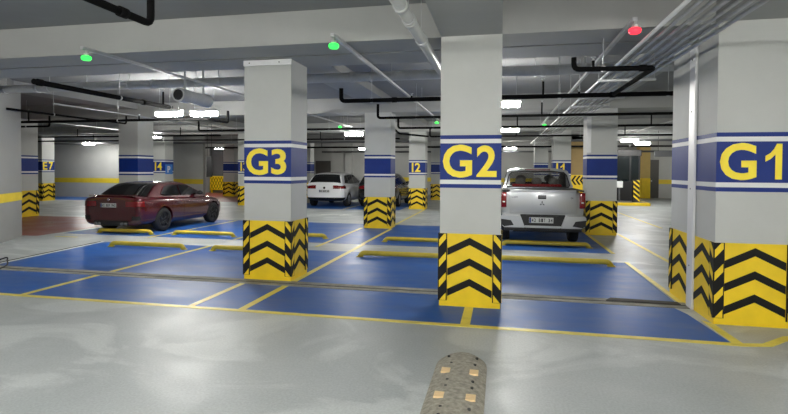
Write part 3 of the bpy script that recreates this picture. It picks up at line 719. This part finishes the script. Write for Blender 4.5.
def number_plate(parent, x, y, z, w, h, text):
    bm = bmesh.new(); box(bm, x-w/2, x+w/2, y-.008, y, z-h/2, z+h/2, bev=.003); o = finish('number_plate', bm, M['numplate'], parent)
    bm = bmesh.new(); box(bm, x-w/2+.004, x-w/2+w*.09, y-.0095, y-.004, z-h/2+.004, z+h/2-.004); finish('country_band', bm, M['eublue'], o)
    n = len(text); cw = w*.88/n
    for i, ch in enumerate(text):
        if ch != ' ': letter(ch, x-w/2+w*.11+cw*i, y-.0085, z-h*.33, cw*.74, h*.66, 'ink', o, 'plate_character', .002)
def car(name, loc, label, P):
    r = empty(name, loc, label, 'car'); pm = P['paint']
    o = subdiv_obj(loft(P['st']), 2); hw = P['hw']; R_ = P['wr_']
    cut = bmesh.new()
    for y in P['wy']:
        for s in (-1, 1):
            lathe(cut, [(s*(hw-.26), R_*1.13), (s*(hw+.2), R_*1.13)] if s > 0 else [(s*(hw+.2), R_*1.13), (s*(hw-.26), R_*1.13)], 'x', 36, (0, y, R_*1.02))
    bmesh.ops.recalc_face_normals(cut, faces=cut.faces)
    me = bpy.data.meshes.new('cut'); cut.to_mesh(me); cut.free(); co = bpy.data.objects.new('cut', me); COL.objects.link(co)
    md = o.modifiers.new('b', 'BOOLEAN'); md.object = co; md.operation = 'DIFFERENCE'; md.solver = 'EXACT'
    raw_o = o; me = bake(o); bpy.data.objects.remove(co)
    me.name = 'body'; me.materials.clear(); me.materials.append(M[pm])
    for p in me.polygons: p.use_smooth = True; p.material_index = 0
    me.set_sharp_from_angle(angle=radians(38))
    body = link('body', me, r)
    fn = cabin_fn(P['zb'], P['H'], P['wb'], P['wt'], chaikin(P['prof'], 2))
    cb = finish('cabin', cabin_mesh(P['zb'], fn, P['prof'][0][0], P['prof'][-1][0]), M[pm], r, 35)
    if 'cavity' in P:
        b2 = bmesh.new(); box(b2, *P['cavity']); me2 = bpy.data.meshes.new('c2'); bmesh.ops.recalc_face_normals(b2, faces=b2.faces); b2.to_mesh(me2); b2.free()
        me2.materials.append(M['trim']); c2 = bpy.data.objects.new('c2', me2); COL.objects.link(c2); c2.location = loc
        md = cb.modifiers.new('b', 'BOOLEAN'); md.object = c2; md.solver = 'EXACT'; md.material_mode = 'TRANSFER'
        m3 = bake(cb); bpy.data.objects.remove(c2); m3.name = 'cabin'; cb = link('cabin', m3, r)
    for nm, (a, b, u0, u1) in P['tops'].items(): finish(nm, top_patch(fn, a, b, u0, u1), M[P.get(nm+'_m', 'glass')], r, 60)
    for s in (-1, 1):
        for w_ in P['side']: finish('side_window', side_poly(fn, w_, s), M['glass'], r)
        for y in P['wy']: wheel(r, s*(hw-.105), y, R_, .2, P['rim'], 5, s)
        x = s*hw
        for a, b in P['doors']:
            d = finish('door', patch(me, (min(x*.8, x*1.1), max(x*.8, x*1.1), a, b, P['dz'], P['zb']-.02), .003), M[pm], r, 35)
            bm = bmesh.new(); tube(bm, bend([(s*(hw*.97), a+.12, P['zb']-.12), (s*(hw+.022), a+.14, P['zb']-.12), (s*(hw+.022), a+.28, P['zb']-.12), (s*(hw*.97), a+.3, P['zb']-.12)], .01, 2), .01, 8)
            finish('door_handle', bm, M[pm], d)
        bm = bmesh.new(); ym, zm = P['mir']
        b2 = bmesh.new(); bmesh.ops.create_uvsphere(b2, u_segments=16, v_segments=10, radius=1)
        for v in b2.verts: v.co = Vector((s*(P['wb']+.10)+v.co.x*.10, ym+v.co.y*.055, zm+.05+v.co.z*.065))
        merge(bm, b2); box(bm, *sorted((s*(P['wb']-.05), s*(P['wb']+.06))), ym-.02, ym+.02, zm, zm+.03); finish('wing_mirror', bm, M[P.get('mirm', 'trim')], r, 40)
        for bx in P['tail']:
            b_ = (bx[0], bx[1], *bx[2:]) if s > 0 else (-bx[1], -bx[0], *bx[2:])
            q = finish('tail_lamp', patch(me, b_, .008), M['taillamp'], r, 50)
        for bx in P.get('bits', ()):
            nm, mm, bx = bx; b_ = bx if s > 0 else (-bx[1], -bx[0], *bx[2:])
            finish(nm, patch(me, b_, .006), M[mm], r, 50)
    for nm, mm, bx in P.get('mid', ()): finish(nm, patch(me, bx, .006), M[mm], r, 50)
    return r, me, fn

# red saloon: rear towards the camera
P = dict(paint='redpaint', hw=.86, wr_=.30, wy=(.86, 3.14), rim='rimblack', zb=.84, H=1.22, wb=.77, wt=.62, dz=.30,
  st=[(-.0, .72, .24, .84, .89), (.04, .81, .19, .885, .935), (.30, .86, .20, .89, .94), (.9, .875, .18, .87, .91), (1.6, .865, .16, .84, .87), (2.4, .855, .16, .82, .85), (3.0, .86, .16, .79, .83), (3.45, .84, .17, .72, .78), (3.72, .76, .18, .62, .68), (3.84, .60, .26, .52, .56)],
  prof=[(.34, .87), (.48, .97), (.80, 1.17), (1.05, 1.235), (1.75, 1.25), (2.05, 1.215), (2.5, 1.02), (2.85, .84)],
  tops={'rear_window': (.40, .92, .93, .90), 'windscreen': (2.12, 2.78, .86, .92)},
  side=[[(.88, .95), (1.02, .905), (1.64, .89), (1.64, 1.175), (1.30, 1.175), (1.06, 1.13)], [(1.68, .89), (2.58, .88), (2.35, 1.03), (2.02, 1.16), (1.68, 1.175)]],
  doors=((1.18, 1.66), (1.68, 2.55)), mir=(2.38, .87),
  tail=[(.42, .90, -.1, .16, .67, .80)], bits=[('bumper_vent', 'trim', (.58, .78, -.1, .2, .34, .44)), ('side_vent', 'trim', (.80, .9, 2.84, 2.91, .52, .6))],
  mid=[('diffuser', 'trim', (-.48, .48, -.1, .15, .2, .33))])
rc, me, fn = car('red_sedan', (-9.30, 10.62, 0), 'dark red sedan parked at left with its rear facing the viewer', P)
number_plate(rc, -.05, -.016, .70, .44, .10, '42 BEF 942')
bm = bmesh.new(); lathe(bm, [(-.012, .035), (-.018, .035), (-.022, .03)], 'y', 20, (-.05, .0, .84)); o = finish('emblem', bm, M['chrome'], rc)
bm = bmesh.new(); box(bm, -.05, -.03, -.024, -.022, .84, .86); box(bm, -.07, -.05, -.024, -.022, .82, .84); finish('emblem_quarter', bm, M['eublue'], o)
for x in (-.42, -.32, .32, .42):
    bm = bmesh.new(); lathe(bm, [(-.03, .036), (.12, .036)], 'y', 18, (x, 0, .25)); finish('exhaust_pipe', bm, M['darkgrey'], rc)
bm = bmesh.new(); box(bm, -.64, .64, .03, .14, .925, .952, bev=.008); finish('boot_spoiler', bm, M['redpaint'], rc)

# white people carrier
P = dict(paint='whitepaint', hw=.87, wr_=.31, wy=(.80, 3.14), rim='rimsilver', zb=.96, H=1.45, wb=.79, wt=.60, dz=.32,
  st=[(-.0, .70, .42, .84, .88), (.05, .82, .30, .92, .98), (.3, .87, .26, .95, 1.0), (.9, .875, .22, .95, .98), (1.6, .87, .2, .94, .97), (2.4, .87, .2, .92, .95), (3.0, .87, .2, .86, .92), (3.5, .85, .2, .76, .84), (3.85, .78, .22, .64, .70), (4.0, .6, .28, .5, .56)],
  prof=[(.05, .96), (.12, 1.08), (.38, 1.38), (.62, 1.44), (1.5, 1.48), (2.1, 1.43), (2.7, 1.2), (3.25, .92)],
  tops={'rear_window': (.1, .40, .93, .88), 'windscreen': (2.2, 3.15, .86, .92)},
  side=[[(.42, 1.02), (1.0, .99), (1.0, 1.36), (.72, 1.34)], [(1.04, .99), (1.75, .98), (1.75, 1.39), (1.04, 1.37)], [(1.79, .98), (2.85, .97), (2.45, 1.2), (2.1, 1.36), (1.79, 1.39)]],
  doors=((1.15, 1.76), (1.78, 2.75)), mir=(2.6, .97), mirm='whitepaint',
  tail=[(.38, .95, -.1, .34, .79, .93)], mid=[('lower_bumper', 'trim', (-.86, .86, -.1, .3, .26, .42))])
wc, me, fn = car('white_hatchback', (-7.3, 20.3, 0), 'white hatchback parked between columns G3 and J row, rear facing out', P)
wc['label'] = 'white hatchback parked beyond column G3 with its rear facing the viewer'
number_plate(wc, 0.0, -.018, .69, .46, .11, '42 BHF 38')
bm = bmesh.new(); lathe(bm, [(-.012, .05), (-.02, .05)], 'y', 20, (0, .0, .83)); finish('emblem', bm, M['chrome'], wc)
# black car behind the middle column
P2 = dict(P); P2.update(paint='darkpaint', mirm='darkpaint', rim='rimsilver', mid=[])
bc, me, fn = car('black_hatchback', (-5.17, 20.8, 0), 'black car half hidden behind the column beside the white hatchback', P2)

# silver pickup
P = dict(cavity=(-.66, .66, 1.3, 3.4, 1.2, 1.555), windscreen_m='clearglass', paint='silver', hw=.87, wr_=.35, wy=(1.1, 3.9), rim='rimsilver', zb=1.14, H=1.64, wb=.84, wt=.72, dz=.45,
  st=[(.0, .84, .55, 1.12, 1.14), (.02, .86, .50, 1.16, 1.18), (.3, .87, .45, 1.165, 1.18), (1.4, .87, .38, 1.165, 1.18), (1.6, .87, .36, 1.14, 1.16), (2.6, .87, .34, 1.1, 1.14), (3.4, .87, .34, 1.06, 1.1), (4.2, .86, .36, .98, 1.04), (4.7, .80, .38, .84, .92), (4.85, .66, .42, .7, .76)],
  prof=[(1.46, 1.14), (1.52, 1.30), (1.62, 1.56), (1.8, 1.64), (2.4, 1.66), (2.8, 1.6), (3.3, 1.34), (3.7, 1.1)],
  tops={'windscreen': (2.95, 3.6, .86, .92)},
  side=[[(1.72, 1.20), (2.3, 1.17), (2.3, 1.55), (1.85, 1.54)], [(2.34, 1.17), (3.3, 1.16), (3.05, 1.36), (2.8, 1.53), (2.34, 1.56)]],
  doors=((1.65, 2.32), (2.34, 3.25)), mir=(3.1, 1.14), mirm='silver', tail=[], mid=[])
tk, me, fn = car('silver_pickup', (.855, 11.0, 0), 'silver pickup truck parked right of column G2 with its tailgate facing the viewer', P)
tk.scale.x = .975
# rear window built on the steep back of the cab
bm = bmesh.new(); zt, xs, top = fn
def cabback(x, z): return Vector((x, 1.475+(z-1.17)*.36, z))
pts = []
for k in range(13): pts.append((-.60+1.2*k/12, 1.575))
out = [(-.72, 1.215), (-.745, 1.26), (-.68, 1.50), (-.62, 1.56), (-.3, 1.59), (.3, 1.59), (.62, 1.56), (.68, 1.50), (.745, 1.26), (.72, 1.215)]
prism(bm, [cabback(x, z)+Vector((0, -.012, 0)) for x, z in out], (0, .01, 0)); rw = finish('rear_window', bm, M['clearglass'], tk)
for x, y in ((-.36, 2.55), (.36, 2.55), (-.4, 1.85), (0, 1.85), (.4, 1.85)):
    bm = bmesh.new(); b2 = bmesh.new(); bmesh.ops.create_uvsphere(b2, u_segments=16, v_segments=10, radius=1)
    for v in b2.verts: v.co = Vector((x+v.co.x*.13, y+v.co.y*.05, 1.37+v.co.z*.10+(.03 if y > 2 else -.03)))
    merge(bm, b2); finish('headrest', bm, M['seatgrey'], tk, 60)
bm = bmesh.new(); box(bm, -.6, .6, 1.78, 1.98, 1.205, 1.275, bev=.03); finish('seat_cover', bm, M['seatred'], tk)
bm = bmesh.new(); rim_ = [cabback(x, z)+Vector((0, -.016, 0)) for x, z in out]
tube(bm, rim_+[rim_[0]], .012, 8, cap=False); finish('window_seal', bm, M['trim'], rw)
bm = bmesh.new(); box(bm, -.3, .3, 1.60, 1.63, 1.615, 1.635, bev=.005); finish('third_brake_lamp', bm, M['taillamp'], tk)
# bed cover and rails
bm = bmesh.new(); box(bm, -.76, .76, .04, 1.44, 1.17, 1.195, bev=.01); bc_ = finish('bed_cover', bm, M['trim'], tk)
bm = bmesh.new()
for s in (-1, 1): box(bm, *sorted((s*.76, s*.85)), .0, 1.46, 1.165, 1.20, bev=.012)
finish('bed_rail', bm, M['trim'], tk)
# tailgate
bm = bmesh.new(); box(bm, -.685, .685, -.035, .02, .71, 1.185, bev=.014)
tg = finish('tailgate', bm, M['silver'], tk, 40)
bm = bmesh.new(); box(bm, -.685, .685, -.05, .03, 1.165, 1.20, bev=.012); finish('tailgate_cap', bm, M['silver'], tg, 40)
bm = bmesh.new(); box(bm, -.095, .075, -.042, -.03, 1.01, 1.09, bev=.006); hb = finish('handle_recess', bm, M['trim'], tg)
bm = bmesh.new(); box(bm, -.08, .06, -.056, -.04, 1.035, 1.07, bev=.006); finish('tailgate_handle', bm, M['darkgrey'], hb)
bm = bmesh.new()
for t in (90, 210, 330):
    a = radians(t); d = Vector((cos(a), 0, sin(a))); n = Vector((-sin(a), 0, cos(a))); c = Vector((-.01, -.036, .915)); L_ = .062
    prism(bm, [c, c+d*L_*.5+n*L_*.29, c+d*L_, c+d*L_*.5-n*L_*.29], (0, -.006, 0))
finish('three_diamond_emblem', bm, M['darkgrey'], tg)
for i, ch in enumerate('L200'): letter(ch, -.645+.032*i, -.036, 1.03, .026, .034, 'darkgrey', tg, 'badge_letter')
for i, ch in enumerate('DI'): letter(ch, .575+.034*i, -.036, 1.02, .028 if ch == 'D' else .012, .034, 'darkgrey', tg, 'badge_letter')
for s in (-1, 1):
    bm = bmesh.new(); box(bm, *sorted((s*.75, s*.872)), -.035, -.0+.10, .82, 1.15, bev=.02); tl = finish('tail_lamp', bm, M['taillamp'], tk, 40)
    bm = bmesh.new(); box(bm, *sorted((s*.785, s*.835)), -.042, -.03, .93, .955, bev=.004); finish('reversing_lamp', bm, M['clear'], tl)
# bumper with a recessed step
bm = bmesh.new(); y0 = -.15
def bump_piece(pts, m_=0): prism(bm, [Vector((x, y0, z)) for x, z in pts], (0, .18, 0), m_)
for s in (-1, 1):
    bump_piece([(s*.46, .70), (s*.86, .70), (s*.88, .64), (s*.86, .50), (s*.80, .45), (s*.36, .45), (s*.38, .49)])
bump_piece([(-.37, .45), (.37, .45), (.38, .49), (-.38, .49)])
bmesh.ops.bevel(bm, geom=list(bm.edges), offset=.012, segments=2, affect='EDGES')
bp = finish('rear_bumper', bm, M['silver'], tk, 40); bp.location.z = -.035
bm = bmesh.new(); box(bm, -.46, .46, -.07, .0, .46, .72); finish('step_recess', bm, M['trim'], bp)
for s in (-1, 1):
    bm = bmesh.new(); prism(bm, [Vector((x, -.156, z)) for x, z in ((s*.60, .50), (s*.66, .60), (s*.87, .625), (s*.86, .51), (s*.8, .47))], (0, .05, 0)); finish('bumper_corner_insert', bm, M['trim'], bp)
bm = bmesh.new(); box(bm, -.80, .80, -.08, .3, .34, .42, bev=.02); finish('lower_valance', bm, M['trim'], tk)
number_plate(tk, -.03, -.082, .57, .50, .115, '42 BIT 34')
bm = bmesh.new()
for x, z in ((-.3, .69), (-.02, .69), (.3, .69)): box(bm, x-.03, x+.03, -.09, -.06, z-.01, z+.01)
finish('plate_lamp', bm, M['signblack'], bp)
bm = bmesh.new(); box(bm, -.6, .6, .3, 4.3, .28, .40); finish('chassis', bm, M['trim'], tk)

# ------------------------------------------------------------------ camera, world, view
f = 506.; W_ = 788.
yaw = math.atan(107/506.); pit = .021; roll = .0057
fw = Vector((-sin(yaw)*cos(pit), cos(yaw)*cos(pit), -sin(pit))); rt = Vector((cos(yaw), sin(yaw), 0)); up = rt.cross(fw)
r2 = rt*cos(roll)+up*sin(roll); u2 = up*cos(roll)-rt*sin(roll)
cam = bpy.data.cameras.new('camera'); co = bpy.data.objects.new('camera', cam); COL.objects.link(co)
mw = Matrix((r2, u2, -fw)).transposed().to_4x4(); mw.translation = Vector((0, 0, 1.6)); co.matrix_world = mw
cam.sensor_width = 36; cam.sensor_fit = 'HORIZONTAL'; cam.lens = 36*f/W_; cam.shift_y = (180.6-207)/W_; cam.clip_end = 100; cam.clip_start = .05
S.camera = co
w = bpy.data.worlds.new('World'); S.world = w; w.use_nodes = True
w.node_tree.nodes['Background'].inputs[0].default_value = (.8, .85, 1, 1); w.node_tree.nodes['Background'].inputs[1].default_value = .02
S.view_settings.view_transform = 'Standard'; S.view_settings.look = 'None'; S.view_settings.gamma = 1; S.view_settings.exposure = 0.0
